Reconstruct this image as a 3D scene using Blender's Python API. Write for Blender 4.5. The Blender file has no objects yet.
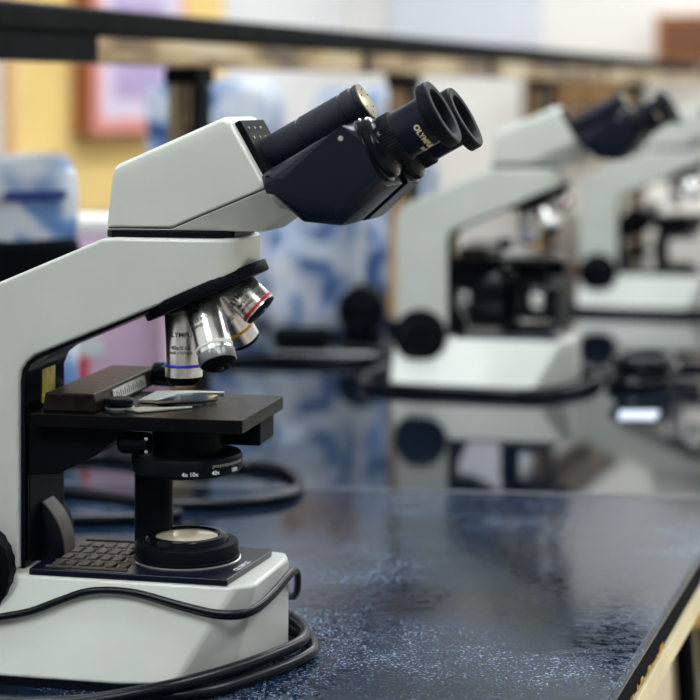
import bpy, bmesh, math, random
from mathutils import Vector, Matrix, noise
random.seed(4)
C = bpy.context.scene.collection
V = Vector
R = math.radians
T = 0.85            # worktop height above the floor
EYE = 0.3505        # camera height above the worktop

# ------------------------------------------------------------------ materials
def mat(name, col, rough=.5, metal=0., var=.0, vscale=30., bump=0., bscale=400., coat=0., spec=.5, rvar=0.):
    m = bpy.data.materials.new(name); m.use_nodes = True
    nt = m.node_tree; b = nt.nodes['Principled BSDF']
    b.inputs['Base Color'].default_value = (*col, 1)
    b.inputs['Roughness'].default_value = rough
    b.inputs['Metallic'].default_value = metal
    b.inputs['Coat Weight'].default_value = coat
    b.inputs['Specular IOR Level'].default_value = spec
    tc = nt.nodes.new('ShaderNodeTexCoord')
    if var or rvar:
        n = nt.nodes.new('ShaderNodeTexNoise'); n.inputs['Scale'].default_value = vscale; n.inputs['Detail'].default_value = 5
        nt.links.new(tc.outputs['Object'], n.inputs['Vector'])
        if var:
            r = nt.nodes.new('ShaderNodeValToRGB')
            r.color_ramp.elements[0].position = .3; r.color_ramp.elements[1].position = .7
            r.color_ramp.elements[0].color = (*[max(0, c * (1 - var)) for c in col], 1)
            r.color_ramp.elements[1].color = (*[min(1, c * (1 + var)) for c in col], 1)
            nt.links.new(n.outputs['Fac'], r.inputs['Fac']); nt.links.new(r.outputs['Color'], b.inputs['Base Color'])
        if rvar:
            mr = nt.nodes.new('ShaderNodeMapRange'); mr.inputs['To Min'].default_value = rough - rvar; mr.inputs['To Max'].default_value = rough + rvar
            nt.links.new(n.outputs['Fac'], mr.inputs['Value']); nt.links.new(mr.outputs['Result'], b.inputs['Roughness'])
    if bump:
        n2 = nt.nodes.new('ShaderNodeTexNoise'); n2.inputs['Scale'].default_value = bscale; n2.inputs['Detail'].default_value = 2
        bp = nt.nodes.new('ShaderNodeBump'); bp.inputs['Strength'].default_value = bump; bp.inputs['Distance'].default_value = .001
        nt.links.new(tc.outputs['Object'], n2.inputs['Vector']); nt.links.new(n2.outputs['Fac'], bp.inputs['Height'])
        nt.links.new(bp.outputs['Normal'], b.inputs['Normal'])
    return m

def ramp_mat(name, stops, scale, rough=.5, detail=4., distort=0., coat=0., kind='noise', stretch=(1, 1, 1), rough2=None, bump=0.):
    """colour from a noise or voronoi pattern fixed to the object"""
    m = bpy.data.materials.new(name); m.use_nodes = True
    nt = m.node_tree; b = nt.nodes['Principled BSDF']
    b.inputs['Roughness'].default_value = rough; b.inputs['Coat Weight'].default_value = coat
    tc = nt.nodes.new('ShaderNodeTexCoord'); mp = nt.nodes.new('ShaderNodeMapping'); mp.inputs['Scale'].default_value = stretch
    nt.links.new(tc.outputs['Object'], mp.inputs['Vector'])
    if kind == 'noise':
        n = nt.nodes.new('ShaderNodeTexNoise'); n.inputs['Detail'].default_value = detail; n.inputs['Distortion'].default_value = distort; out = n.outputs['Fac']
    else:
        n = nt.nodes.new('ShaderNodeTexVoronoi'); out = n.outputs['Distance']
    n.inputs['Scale'].default_value = scale
    nt.links.new(mp.outputs['Vector'], n.inputs['Vector'])
    r = nt.nodes.new('ShaderNodeValToRGB'); e = r.color_ramp.elements
    while len(e) < len(stops): e.new(.5)
    for el, (p, c) in zip(e, stops): el.position = p; el.color = (*c, 1)
    nt.links.new(out, r.inputs['Fac']); nt.links.new(r.outputs['Color'], b.inputs['Base Color'])
    if rough2 is not None:
        mr = nt.nodes.new('ShaderNodeMapRange'); mr.inputs['To Min'].default_value = rough; mr.inputs['To Max'].default_value = rough2
        nt.links.new(out, mr.inputs['Value']); nt.links.new(mr.outputs['Result'], b.inputs['Roughness'])
    if bump:
        bp = nt.nodes.new('ShaderNodeBump'); bp.inputs['Strength'].default_value = bump; bp.inputs['Distance'].default_value = .004
        nt.links.new(out, bp.inputs['Height']); nt.links.new(bp.outputs['Normal'], b.inputs['Normal'])
    return m

def emit(name, col, s):
    m = bpy.data.materials.new(name); m.use_nodes = True
    b = m.node_tree.nodes['Principled BSDF']
    b.inputs['Base Color'].default_value = (*col, 1)
    b.inputs['Emission Color'].default_value = (*col, 1); b.inputs['Emission Strength'].default_value = s
    return m

M = {}
M['white'] = mat('pale_green_enamel', (.565, .595, .545), .34, var=.04, vscale=25, bump=.06, bscale=900, coat=.15)
M['black'] = mat('black_paint', (.004, .006, .008), .40, var=.25, vscale=60, bump=.03, spec=.04)
M['blackgloss'] = mat('black_gloss', (.003, .005, .008), .18, spec=.14)
M['binoc'] = mat('navy_black_enamel', (.004, .007, .017), .27, bump=.04, bscale=900, spec=.26)
M['leather'] = mat('black_grained_leatherette', (.005, .008, .017), .40, bump=.5, bscale=1300, spec=.28)
M['rubber'] = mat('black_rubber', (.004, .006, .009), .45, bump=.1, bscale=700, spec=.08)
M['stage'] = mat('black_anodised_stage', (.005, .005, .006), .22, rvar=.1, var=.3, vscale=70, spec=.05)
M['worn'] = mat('worn_brown_black_metal', (.013, .009, .008), .34, metal=.1, var=.6, vscale=160, rvar=.12, spec=.10)
M['dusty'] = mat('dusty_brown_black', (.060, .046, .036), .5, var=.5, vscale=120)
M['chrome'] = mat('satin_chrome', (.82, .82, .79), .27, metal=1., var=.06, vscale=50)
M['brass'] = mat('olive_brass', (.26, .23, .14), .32, metal=.9, var=.2, vscale=90)
M['gold'] = mat('gold_print', (.80, .68, .42), .4)
M['whiteprint'] = mat('white_print', (.75, .78, .80), .5)
M['blackprint'] = mat('black_print', (.01, .01, .012), .5)
M['blue'] = mat('blue_ring_paint', (.03, .06, .75), .35)
M['yellow'] = mat('yellow_ring_paint', (.80, .42, .03), .35)
M['red'] = mat('red_ring_paint', (.72, .03, .05), .35)
M['cream'] = mat('cream_ring_paint', (.75, .74, .68), .35)
M['lens'] = mat('coated_lens_glass', (.02, .015, .03), .05, coat=1.)
M['lampglass'] = mat('frosted_lamp_glass', (.50, .44, .33), .12, coat=.8)
M['silverplate'] = mat('engraved_silver_plate', (.50, .51, .49), .35, metal=.75, var=.15, vscale=300)
M['glass'] = mat('slide_glass_blue', (.10, .14, .20), .06, coat=1.)
M['sticker'] = ramp_mat('yellow_warning_sticker', [(.35, (.55, .48, .02)), (.5, (.70, .62, .05)), (.62, (.80, .70, .30))], 160, .45)
M['cord'] = mat('black_cord_sheath', (.004, .006, .010), .25, bump=.03, spec=.24)
M['groove'] = mat('dark_groove', (.02, .02, .02), .6)

def worktop_mat(name, dust, r0, r1, spec):
    """black laminate; light-blue dust in drifts made of fine grains, and a few brown worn patches"""
    m = bpy.data.materials.new(name); m.use_nodes = True
    nt = m.node_tree; L = nt.links.new; b = nt.nodes['Principled BSDF']
    tc = nt.nodes.new('ShaderNodeTexCoord')
    def noise_(scale, detail, rough=.5):
        n = nt.nodes.new('ShaderNodeTexNoise'); n.inputs['Scale'].default_value = scale; n.inputs['Detail'].default_value = detail; n.inputs['Roughness'].default_value = rough
        L(tc.outputs['Object'], n.inputs['Vector']); return n.outputs['Fac']
    def rng(v, a, c, lo=0., hi=1.):
        n = nt.nodes.new('ShaderNodeMapRange'); n.inputs['From Min'].default_value = a; n.inputs['From Max'].default_value = c
        n.inputs['To Min'].default_value = lo; n.inputs['To Max'].default_value = hi; L(v, n.inputs['Value']); return n.outputs['Result']
    def mul(a, c):
        n = nt.nodes.new('ShaderNodeMath'); n.operation = 'MULTIPLY'; L(a, n.inputs[0])
        if isinstance(c, float): n.inputs[1].default_value = c
        else: L(c, n.inputs[1])
        return n.outputs[0]
    def add(a, c):
        n = nt.nodes.new('ShaderNodeMath'); n.operation = 'ADD'; n.use_clamp = True; L(a, n.inputs[0]); L(c, n.inputs[1]); return n.outputs[0]
    drift = rng(noise_(5.5, 6, .62), .35, .62)
    grain = rng(noise_(480, 3, .7), .50, .66)
    clump = rng(noise_(120, 4, .65), .46, .70)
    speck = rng(noise_(420, 1), .68, .76)
    d = add(mul(mul(drift, add(grain, mul(clump, .5))), .85), mul(speck, .5))
    d = add(d, mul(drift, .06))
    d = mul(d, float(dust))
    mix = nt.nodes.new('ShaderNodeValToRGB'); e = mix.color_ramp.elements
    e[0].position = 0; e[0].color = (.0025, .0045, .008, 1)
    e[1].position = 1; e[1].color = (.27, .35, .47, 1)
    x = e.new(.40); x.color = (.014, .032, .075, 1)
    L(d, mix.inputs['Fac']); L(mix.outputs['Color'], b.inputs['Base Color'])
    L(rng(d, 0, .8, r0, r1), b.inputs['Roughness'])
    bp = nt.nodes.new('ShaderNodeBump'); bp.inputs['Strength'].default_value = .10 * dust; bp.inputs['Distance'].default_value = .0004
    L(clump, bp.inputs['Height']); L(bp.outputs['Normal'], b.inputs['Normal'])
    b.inputs['Specular IOR Level'].default_value = spec
    return m
M['top_near'] = worktop_mat('dusty_black_worktop', 1.0, .05, .34, .13)
M['top_far'] = worktop_mat('polished_black_worktop', .12, .04, .16, .5)

# ------------------------------------------------------------------ mesh helpers
def obj(name, bm, m, parent=None, smooth=True, bevel=0., seg=2, angle=35):
    bmesh.ops.recalc_face_normals(bm, faces=bm.faces)
    me = bpy.data.meshes.new(name); bm.to_mesh(me); bm.free()
    for mm in (m if isinstance(m, list) else [m]): me.materials.append(mm)
    o = bpy.data.objects.new(name, me); C.objects.link(o)
    if parent: o.parent = parent
    if smooth:
        for p in me.polygons: p.use_smooth = True
        if bevel:
            b = o.modifiers.new('bevel', 'BEVEL'); b.width = bevel; b.segments = seg; b.limit_method = 'ANGLE'; b.angle_limit = R(angle); b.harden_normals = True
        else:
            try: me.set_sharp_from_angle(angle=R(angle))
            except Exception: pass
    return o

def tag(o, label, cat, group=None, kind=None):
    o['label'] = label; o['category'] = cat
    if group: o['group'] = group
    if kind: o['kind'] = kind
    return o

def empty(name, loc, rz=0.):
    o = bpy.data.objects.new(name, None); C.objects.link(o); o.empty_display_size = .05
    o.location = loc; o.rotation_euler = (0, 0, rz); return o

def box(bm, lo, hi, mtx=None):
    r = bmesh.ops.create_cube(bm, size=1)
    lo, hi = V(lo), V(hi); c = (lo + hi) / 2; s = hi - lo
    for v in r['verts']:
        v.co = V((v.co.x * s.x, v.co.y * s.y, v.co.z * s.z)) + c
        if mtx: v.co = mtx @ v.co
    return r['verts']

def prism(bm, poly, y0, y1, mtx=None, plane='xz'):
    """extrude an outline; plane 'xz' runs along y, 'xy' runs along z"""
    def p(q, t): return V((q[0], t, q[1])) if plane == 'xz' else V((q[0], q[1], t))
    a = [bm.verts.new(p(q, y0)) for q in poly]; b = [bm.verts.new(p(q, y1)) for q in poly]
    n = len(poly)
    bm.faces.new(a); bm.faces.new(b[::-1])
    for i in range(n): bm.faces.new((a[i], b[i], b[(i + 1) % n], a[(i + 1) % n]))
    if mtx:
        for v in a + b: v.co = mtx @ v.co
    return a, b

def loft(bm, rings, caps=True):
    vs = [[bm.verts.new(V(p)) for p in r] for r in rings]; n = len(rings[0])
    for A, B in zip(vs, vs[1:]):
        for i in range(n): bm.faces.new((A[i], A[(i + 1) % n], B[(i + 1) % n], B[i]))
    if caps: bm.faces.new(vs[0][::-1]); bm.faces.new(vs[-1])
    return vs

def frame(axis, ref=None):
    a = V(axis).normalized(); ref = V(ref) if ref else (V((0, -1, 0)) if abs(a.y) < .9 else V((0, 0, 1)))
    e1 = (ref - a * ref.dot(a)).normalized(); return a, e1, a.cross(e1)

def lathe(bm, prof, origin=(0, 0, 0), axis=(0, 0, 1), seg=48, knurl=None):
    """prof: (radius, height along axis); knurl = (first, last, depth) ring indices whose radius alternates"""
    a, e1, e2 = frame(axis); o = V(origin); rings = []
    for k, (r, h) in enumerate(prof):
        if r < 1e-6: rings.append([bm.verts.new(o + a * h)]); continue
        ring = []
        for i in range(seg):
            t = 2 * math.pi * i / seg
            rr = r - (knurl[2] if knurl and knurl[0] <= k <= knurl[1] and i % 2 else 0)
            ring.append(bm.verts.new(o + a * h + (e1 * math.cos(t) + e2 * math.sin(t)) * rr))
        rings.append(ring)
    for A, B in zip(rings, rings[1:]):
        if len(A) == 1 and len(B) == 1: continue
        for i in range(seg):
            j = (i + 1) % seg
            if len(A) == 1: bm.faces.new((A[0], B[i], B[j]))
            elif len(B) == 1: bm.faces.new((A[i], A[j], B[0]))
            else: bm.faces.new((A[i], A[j], B[j], B[i]))
    if len(rings[0]) > 1: bm.faces.new(rings[0][::-1])
    if len(rings[-1]) > 1: bm.faces.new(rings[-1])

def spline(pts, n=10, closed=False):
    P = [V(p) for p in pts]; out = []; m = len(P)
    for i in range(m if closed else m - 1):
        g = (lambda k: P[k % m]) if closed else (lambda k: P[max(0, min(m - 1, k))])
        p0, p1, p2, p3 = g(i - 1), g(i), g(i + 1), g(i + 2)
        for k in range(n):
            t = k / n
            out.append(.5 * ((2 * p1) + (p2 - p0) * t + (2 * p0 - 5 * p1 + 4 * p2 - p3) * t * t + (3 * p1 - p0 - 3 * p2 + p3) * t ** 3))
    if not closed: out.append(P[-1])
    return out

def tube(bm, path, r, seg=12, closed=False):
    n = len(path); nrm = None; rings = []
    for i, p in enumerate(path):
        if closed: d = (path[(i + 1) % n] - path[i - 1]).normalized()
        else: d = (path[min(i + 1, n - 1)] - path[max(i - 1, 0)]).normalized()
        if nrm is None: nrm = d.orthogonal().normalized()
        nrm = (nrm - d * nrm.dot(d)).normalized(); bi = d.cross(nrm)
        rings.append([bm.verts.new(p + (nrm * math.cos(2 * math.pi * k / seg) + bi * math.sin(2 * math.pi * k / seg)) * r) for k in range(seg)])
    rng = range(n) if closed else range(n - 1)
    for i in rng:
        A, B = rings[i], rings[(i + 1) % n]
        for k in range(seg): bm.faces.new((A[k], A[(k + 1) % seg], B[(k + 1) % seg], B[k]))
    if not closed: bm.faces.new(rings[0][::-1]); bm.faces.new(rings[-1])

def text_bm(body, size, bold=0.):
    cu = bpy.data.curves.new('lettering', 'FONT'); cu.body = body; cu.size = size; cu.align_x = 'CENTER'; cu.align_y = 'CENTER'
    cu.resolution_u = 3; cu.offset = bold * size
    o = bpy.data.objects.new('lettering', cu); C.objects.link(o)
    dg = bpy.context.evaluated_depsgraph_get(); dg.update()
    me = bpy.data.meshes.new_from_object(o.evaluated_get(dg)); bm = bmesh.new(); bm.from_mesh(me)
    bpy.data.objects.remove(o); bpy.data.curves.remove(cu); bpy.data.meshes.remove(me)
    bmesh.ops.subdivide_edges(bm, edges=[e for e in bm.edges if e.calc_length() > size * .35], cuts=2)
    return bm

def wrap_text(body, size, origin, up, radius, ang=0., h=0., m=None, parent=None, toward=(0, -1, 0), bold=.02, squeeze=1.):
    """lettering round a barrel: 'up' is the barrel direction the letters' tops point to, 'ang' turns it round the barrel"""
    bm = text_bm(body, size, bold); a, e1, e2 = frame(up, toward); o = V(origin)
    for v in bm.verts:
        t = v.co.x * squeeze / radius + ang
        v.co = o + a * (v.co.y + h) + (e1 * math.cos(t) + e2 * math.sin(t)) * (radius + .00015)
    return obj('lettering', bm, m, parent, smooth=False)

def flat_text(body, size, mtx, m, parent, bold=.02):
    bm = text_bm(body, size, bold)
    for v in bm.verts: v.co = mtx @ v.co
    return obj('lettering', bm, m, parent, smooth=False)

# ------------------------------------------------------------------ the microscope (x = towards the user, y = away from its near flank)
def rotz_pts(a): return Matrix.Rotation(a, 4, 'Z')
HEADROT = rotz_pts(R(-4))
HD, HS = math.cos(R(29)), math.sin(R(29))

def make_microscope():
    root = empty('microscope', (0, 0, T))
    # base: bottom ring, shoulder ring, top
    def ring(pts, z): return [(x, y, z) for x, y in pts]
    bot = [(-.160, -.072), (-.02, -.0735), (.012, -.067), (.040, -.037), (.059, .024), (.052, .050), (.02, .070), (-.160, .072)]
    foot = [(-.158, -.070), (-.02, -.0715), (.012, -.065), (.038, -.036), (.057, .024), (.050, .048), (.02, .068), (-.158, .070)]
    top = [(-.160, -.046), (-.02, -.0475), (.045, -.0475), (.0555, -.0400), (.0590, .026), (.054, .040), (.03, .046), (-.160, .046)]
    bm = bmesh.new(); loft(bm, [ring(bot, .005), ring(top, .0605)]); obj('base', bm, M['white'], root, bevel=.0028, seg=3)
    bm = bmesh.new(); loft(bm, [ring(foot, .0), ring(foot, .0055)]); obj('base_sole', bm, M['rubber'], root)
    # arm
    prof = [(-.0963, .0605), (-.0963, .176), (-.0950, .183), (-.0915, .188), (-.0862, .1923), (-.0108, .2233), (.0415, .2461), (.0415, .2655),
            (-.0356, .2655), (-.0430, .2645), (-.1088, .2371), (-.142, .2232), (-.152, .216), (-.1572, .206), (-.1590, .194), (-.1590, .0605)]
    bm = bmesh.new(); a, b = prism(bm, prof, -.0375, .0375)
    bm.edges.ensure_lookup_table()
    tip = [e for e in bm.edges if abs((e.verts[0].co - e.verts[1].co).z) > .009 and abs(e.verts[0].co.x - .0415) < 1e-4 and abs(e.verts[1].co.x - .0415) < 1e-4]
    bmesh.ops.bevel(bm, geom=tip, offset=.018, segments=6, affect='EDGES', profile=.5)
    obj('arm', bm, M['white'], root, bevel=.0024, seg=3)
    bm = bmesh.new(); prism(bm, [(-.0962, .060), (-.0935, .060), (-.0935, .178), (-.0900, .186), (-.0840, .1905), (-.0125, .2205), (-.0135, .2222), (-.0862, .1918), (-.0915, .188), (-.0950, .183), (-.0962, .176)], -.0345, .0345)
    obj('front_guide_panel', bm, M['blackgloss'], root, bevel=.0008)
    bm = bmesh.new(); box(bm, (-.0934, -.006, .158), (-.0929, .016, .1835)); st = obj('warning_sticker', bm, M['sticker'], root); st['label'] = 'yellow printed sticker'
    bm = bmesh.new(); box(bm, (-.0930, .003, .1555), (-.0915, .014, .161)); obj('orange_tab', bm, mat('orange_plastic', (.75, .25, .02), .5), root)
    # focus knobs
    def knob(y0, dirn, cx, cz, r, name):
        bm = bmesh.new()
        lathe(bm, [(.012, 0), (.012, .006), (r - .002, .0065), (r, .0085), (r, .019), (r - .002, .021), (r * .72, .0215), (r * .70, .0225)], (cx, y0, cz), (0, dirn, 0), 56, knurl=(3, 4, .0007))
        k = obj(name, bm, M['black'], root)
        bm = bmesh.new(); lathe(bm, [(r * .62, .0222), (r * .62, .030), (r * .56, .0325), (r * .2, .0330), (0, .0328)], (cx, y0, cz), (0, dirn, 0), 48)
        obj('fine_focus_knob', bm, M['blackgloss'], k)
    knob(-.0372, -1, -.1270, .0630, .0325, 'focus_knob'); knob(.0372, 1, -.1270, .0630, .0325, 'focus_knob')
    bm = bmesh.new(); lathe(bm, [(.038, 0), (.040, .002), (.040, .020), (.038, .022)], (-.1165, -.012, .066), (0, 1, 0), 64)
    o = obj('tension_ring', bm, M['dusty'], root); o['label'] = 'brown black rimmed ring beside the arm'
    bm = bmesh.new(); lathe(bm, [(.0405, -.0015), (.0385, -.0022), (.030, -.0024)], (-.1165, -.0118, .066), (0, 1, 0), 64); obj('ring_face', bm, M['blackgloss'], o)
    bm = bmesh.new(); lathe(bm, [(.0345, 0), (.0352, .001), (.0352, .007), (.0345, .008)], (-.1165, .0105, .066), (0, 1, 0), 60, knurl=(1, 2, .0012)); obj('silver_rim', bm, M['chrome'], o)
    # illuminator deck
    deck = [(-.0862, -.0465), (.0395, -.0478), (.0475, .0265), (.046, .034), (-.0862, .038)]
    bm = bmesh.new(); prism(bm, deck, .0600, .0640, plane='xy'); dk = obj('illuminator_deck', bm, M['binoc'], root, bevel=.0008)
    bm = bmesh.new()
    for i in range(6):
        for j in range(4):
            x = -.073 + i * .0085; y = -.030 + j * .016
            box(bm, (x - .0024, y - .0055, .0638), (x + .0024, y + .0055, .0652))
    box(bm, (-.078, -.041, .0637), (-.0255, -.0375, .0648)); box(bm, (-.078, .031, .0637), (-.0255, .034, .0648))
    for j in range(3): box(bm, (-.078, -.0235 + .016 * j, .0637), (-.0255, -.0205 + .016 * j, .0644))
    obj('vent_grille', bm, M['dusty'], dk, bevel=.0004)
    flat_text('OLYMPUS', .0052, Matrix.Translation((.0395, -.014, .06408)) @ rotz_pts(R(84)) , M['whiteprint'], dk)
    # lamp
    bm = bmesh.new(); lathe(bm, [(.0330, .0638), (.0330, .0662), (.0322, .0668), (.0322, .0738), (.0315, .0748), (.0262, .0752), (.0255, .0745)], seg=64); lamp = obj('lamp_house', bm, M['black'], root)
    bm = bmesh.new(); lathe(bm, [(.0337, .0638), (.0337, .0645), (.0331, .0648), (.0325, .0648)], seg=64); obj('bright_ring', bm, M['silverplate'], lamp)
    bm = bmesh.new(); lathe(bm, [(.0256, .0735), (.0256, .0775), (.0248, .0788), (.0212, .0790), (.0200, .0782), (.0190, .0772)], seg=64); obj('filter_mount', bm, M['blackgloss'], lamp)
    bm = bmesh.new(); lathe(bm, [(.0192, .0768), (.0192, .0776), (.016, .0783), (.008, .0787), (0, .0788)], seg=48); o = obj('lamp_lens', bm, M['lampglass'], lamp); o['label'] = 'beige frosted glass'
    # condenser, its post and the stage
    bm = bmesh.new(); lathe(bm, [(.0121, .0635), (.0121, .120)], (-.0262, .014, 0), seg=40); obj('condenser_post', bm, M['black'], root)
    bm = bmesh.new(); lathe(bm, [(.0215, .1290), (.0215, .1505)], seg=56); cd = obj('condenser', bm, M['black'], root)
    bm = bmesh.new(); lathe(bm, [(.030, .1180), (.0335, .1192), (.0347, .1206), (.0347, .1282), (.0335, .1300), (.0225, .1312)], seg=72); rg = obj('aperture_ring', bm, M['black'], cd)
    bm = bmesh.new()
    for i in range(22):
        t = R(44 + i * 2.2); e = V((math.cos(t), -math.sin(t) , 0)) if 0 else V((math.sin(t), -math.cos(t), 0))
        mt = Matrix.Translation(e * .0347 + V((0, 0, .1262))) @ rotz_pts(math.atan2(e.y, e.x))
        box(bm, (-.0001, -.0002, -.0008 - (.0004 if i % 4 == 0 else 0)), (.0002, .0002, .0008), mt)
    obj('aperture_scale', bm, M['silverplate'], rg)
    for s, an in (('4x 10x', 20), ('40x', 47), ('100x', 74)): wrap_text(s, .0036, (0, 0, .1222), (0, 0, 1), .0347, R(an), 0, M['whiteprint'], rg)
    bm = bmesh.new(); lathe(bm, [(0, 0), (.005, .0006), (.0068, .003), (.0068, .018), (.0062, .020)], (-.0365, -.024, .1388), (1, 0, 0), 32); kn = obj('condenser_knob', bm, M['blackgloss'], root)
    bm = bmesh.new()
    for z in (.1345, .1425): lathe(bm, [(.0012, 0), (.0012, .0012), (0, .0014)], (-.0165, -.0298, z), (0, -1, 0), 12)
    obj('screw', bm, M['chrome'], kn)
    st = bmesh.new(); prism(st, [(-.088, -.0405), (.0440, -.0405), (.0462, -.0385), (.0478, .0565), (.046, .058), (-.088, .058)], .1490, .1575, plane='xy')
    stage = obj('stage', st, M['stage'], root, bevel=.0007)
    bm = bmesh.new(); box(bm, (-.030, .020, .1312), (.0420, .0555, .1489)); obj('stage_bracket', bm, M['black'], stage, bevel=.0015)
    bm = bmesh.new(); prism(bm, [(-.0936, .1490), (-.026, .1490), (-.0512, .1300), (-.0741, .1185), (-.0936, .1170)], -.030, .030); obj('stage_carrier', bm, M['black'], root, bevel=.0012)
    bm = bmesh.new(); box(bm, (-.0936, -.032, .0645), (-.0912, .028, .1180)); obj('guide_block', bm, M['black'], root, bevel=.0015)
    # mechanical slide holder
    bm = bmesh.new(); prism(bm, [(-.0835, .1576), (-.0478, .1576), (-.0500, .1690), (-.0815, .1690)], -.0315, .092); car = obj('slide_carriage', bm, M['worn'], root, bevel=.0010)
    sl = Matrix.Translation((-.0490, 0, .1632)) @ Matrix.Rotation(R(-11), 4, 'Y')
    bm = bmesh.new(); box(bm, (-.0002, .000, -.0036), (.0010, .064, .0036), sl); vp = obj('vernier_plate', bm, M['silverplate'], car); vp['label'] = 'silver scale plate'
    bm = bmesh.new()
    for i in range(14): box(bm, (.0009, .006 + i * .004, -.0024), (.0012, .0066 + i * .004, .0004 if i % 2 else .0018), sl)
    obj('scale_marks', bm, M['blackprint'], vp)
    bm = bmesh.new(); lathe(bm, [(.0075, 0), (.0080, .001), (.0080, .014), (.0070, .016), (.003, .0165)], (-.0475, .081, .1655), (1, 0, 0), 28); obj('carriage_end_knob', bm, M['blackgloss'], car)
    bm = bmesh.new(); lathe(bm, [(.0080, .1576), (.0084, .1582), (.0084, .1592), (.006, .1594), (.006, .1600), (.0084, .1604), (.0088, .1612), (.0086, .1632), (.0076, .1640), (0, .1642)], (-.0400, -.012, 0), seg=40)
    ck = obj('holder_button', bm, M['rubber'], root)
    bm = bmesh.new(); lathe(bm, [(.0093, .1577), (.0093, .1586), (.0086, .1588)], (-.0400, -.012, 0), seg=40); obj('button_washer', bm, M['silverplate'], ck)
    bm = bmesh.new()
    prism(bm, [(-.034, -.020), (-.022, -.0275), (.0030, -.0060), (.0045, -.0030), (.0035, -.0015), (-.012, -.0085), (-.026, -.010)], .1577, .1588, plane='xy')
    hb = obj('slide_holder', bm, M['silverplate'], root, bevel=.0003)
    bm = bmesh.new()
    prism(bm, [(-.036, .012), (-.024, .014), (-.020, .040), (-.010, .050), (.0085, .054), (.0085, .0565), (-.016, .0565), (-.036, .050)], .1577, .1592, plane='xy'); obj('holder_corner', bm, M['silverplate'], hb, bevel=.0003)
    bm = bmesh.new(); box(bm, (-.0205, .004, .1578), (.0070, .046, .1586)); gl = obj('glass_slide', bm, M['glass'], root); gl['label'] = 'blue-tinted glass slide in the holder'
    bm = bmesh.new(); prism(bm, [(-.030, -.001), (-.018, -.004), (.008, .012), (.014, .022), (.010, .023), (-.006, .014)], .1588, .1600, plane='xy'); obj('spring_finger', bm, M['blackgloss'], hb, bevel=.0003)
    bm = bmesh.new(); lathe(bm, [(.0020, .1578), (.0020, .1584), (0, .1585)], (.010, .024, 0), seg=14); obj('screw', bm, M['chrome'], stage)
    # nosepiece
    ax = V((math.sin(R(24)), 0, -math.cos(R(24)))); pc = V((.0130, 0, .2305)); apex = pc - ax * .0366
    bm = bmesh.new(); lathe(bm, [(.030, -.0045), (.0405, -.0042), (.0412, -.0035), (.0412, .0022), (.0405, .0030), (.034, .0032)], pc, ax, 72, knurl=(2, 3, .0005)); npz = obj('nosepiece', bm, M['black'], root)
    bm = bmesh.new(); lathe(bm, [(.0280, .0030), (.0278, .0046), (.0240, .0062), (.0150, .0070), (0, .0072)], pc, ax, 56); obj('turret', bm, M['black'], npz)
    def objective(name, direction, prof_r, length, band, bandmat, lines, bandpos, tip, ang=0., size=.0044, extra=None):
        d = V(direction).normalized(); s0 = .0415
        bm = bmesh.new(); body = [(prof_r * .86, s0), (prof_r, s0 + .0025)]
        body += [(prof_r, bandpos - .0012), (prof_r - .0003, bandpos - .0011)]
        body += [(prof_r - .0003, bandpos + .0011), (prof_r - .0003, tip[0][1])]
        lathe(bm, body, apex, d, 56); o = obj(name, bm, M['chrome'], root)
        bm = bmesh.new(); lathe(bm, [(prof_r + .00005, bandpos - .0009), (prof_r + .00025, bandpos - .0006), (prof_r + .00025, bandpos + .0006), (prof_r + .00005, bandpos + .0009)], apex, d, 56); obj('colour_band', bm, bandmat, o)
        bm = bmesh.new(); lathe(bm, tip + [(tip[-1][0] * .55, tip[-1][1] + .0002), (tip[-1][0] * .5, tip[-1][1] - .0012)], apex, d, 48); obj('objective_tip', bm, M['black'], o)
        bm = bmesh.new(); lathe(bm, [(tip[-1][0] * .55, tip[-1][1] - .0003), (tip[-1][0] * .35, tip[-1][1] + .0006), (0, tip[-1][1] + .0009)], apex, d, 24); obj('front_lens', bm, M['lens'], o)
        for body_, h, sz in lines: wrap_text(body_, sz, apex, -d, prof_r, ang, -h, M['blackprint'], o, bold=.012)
        if extra: extra(o, d)
        return o
    o1 = objective('objective', (0, 0, -1), .0120, .0917, 1, M['blue'], [('OLYMPUS', .0600, .0044), ('40x/0.65', .0680, .0036), ('∞/0.17/FN22', .0712, .0028)], .0797,
              [(.0117, .0868), (.0112, .0885), (.0100, .0905), (.0085, .0918)], R(6)); o1['label'] = 'upright objective with a blue band'
    side = V((0, -1, 0)); c24, s24 = math.cos(R(24)), math.sin(R(24)); perp = ax.cross(side).normalized()
    def rings(o, d):
        bm = bmesh.new(); lathe(bm, [(.0112, .0812), (.0116, .0814), (.0116, .0870), (.0110, .0876)], apex, d, 60, knurl=(1, 2, .0004)); obj('knurled_collar', bm, mat('grey_collar', (.25, .26, .26), .35, metal=.8), o)
    o2 = objective('objective', ax * c24 + side * s24, .0113, .088, 1, M['cream'], [('OLYMPUS', .0530, .0046), ('100x/1.25 oil', .0610, .0034), ('∞/0.17/FN22', .0650, .0027)], .0775,
              [(.0109, .0875), (.0085, .0895), (.0062, .0902), (.0055, .0912)], R(-28), extra=rings); o2['label'] = 'silver objective with a white band, nearest the viewer'
    o3 = objective('objective', ax * c24 - side * s24, .0108, .083, 1, M['yellow'], [('OLYMPUS', .0590, .0046), ('10x / 0.25', .0650, .0036)], .0715,
              [(.0105, .0800), (.0098, .0822), (.0075, .0835), (.0060, .0838)], R(-30)); o3['label'] = 'objective with a yellow band'
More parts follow.
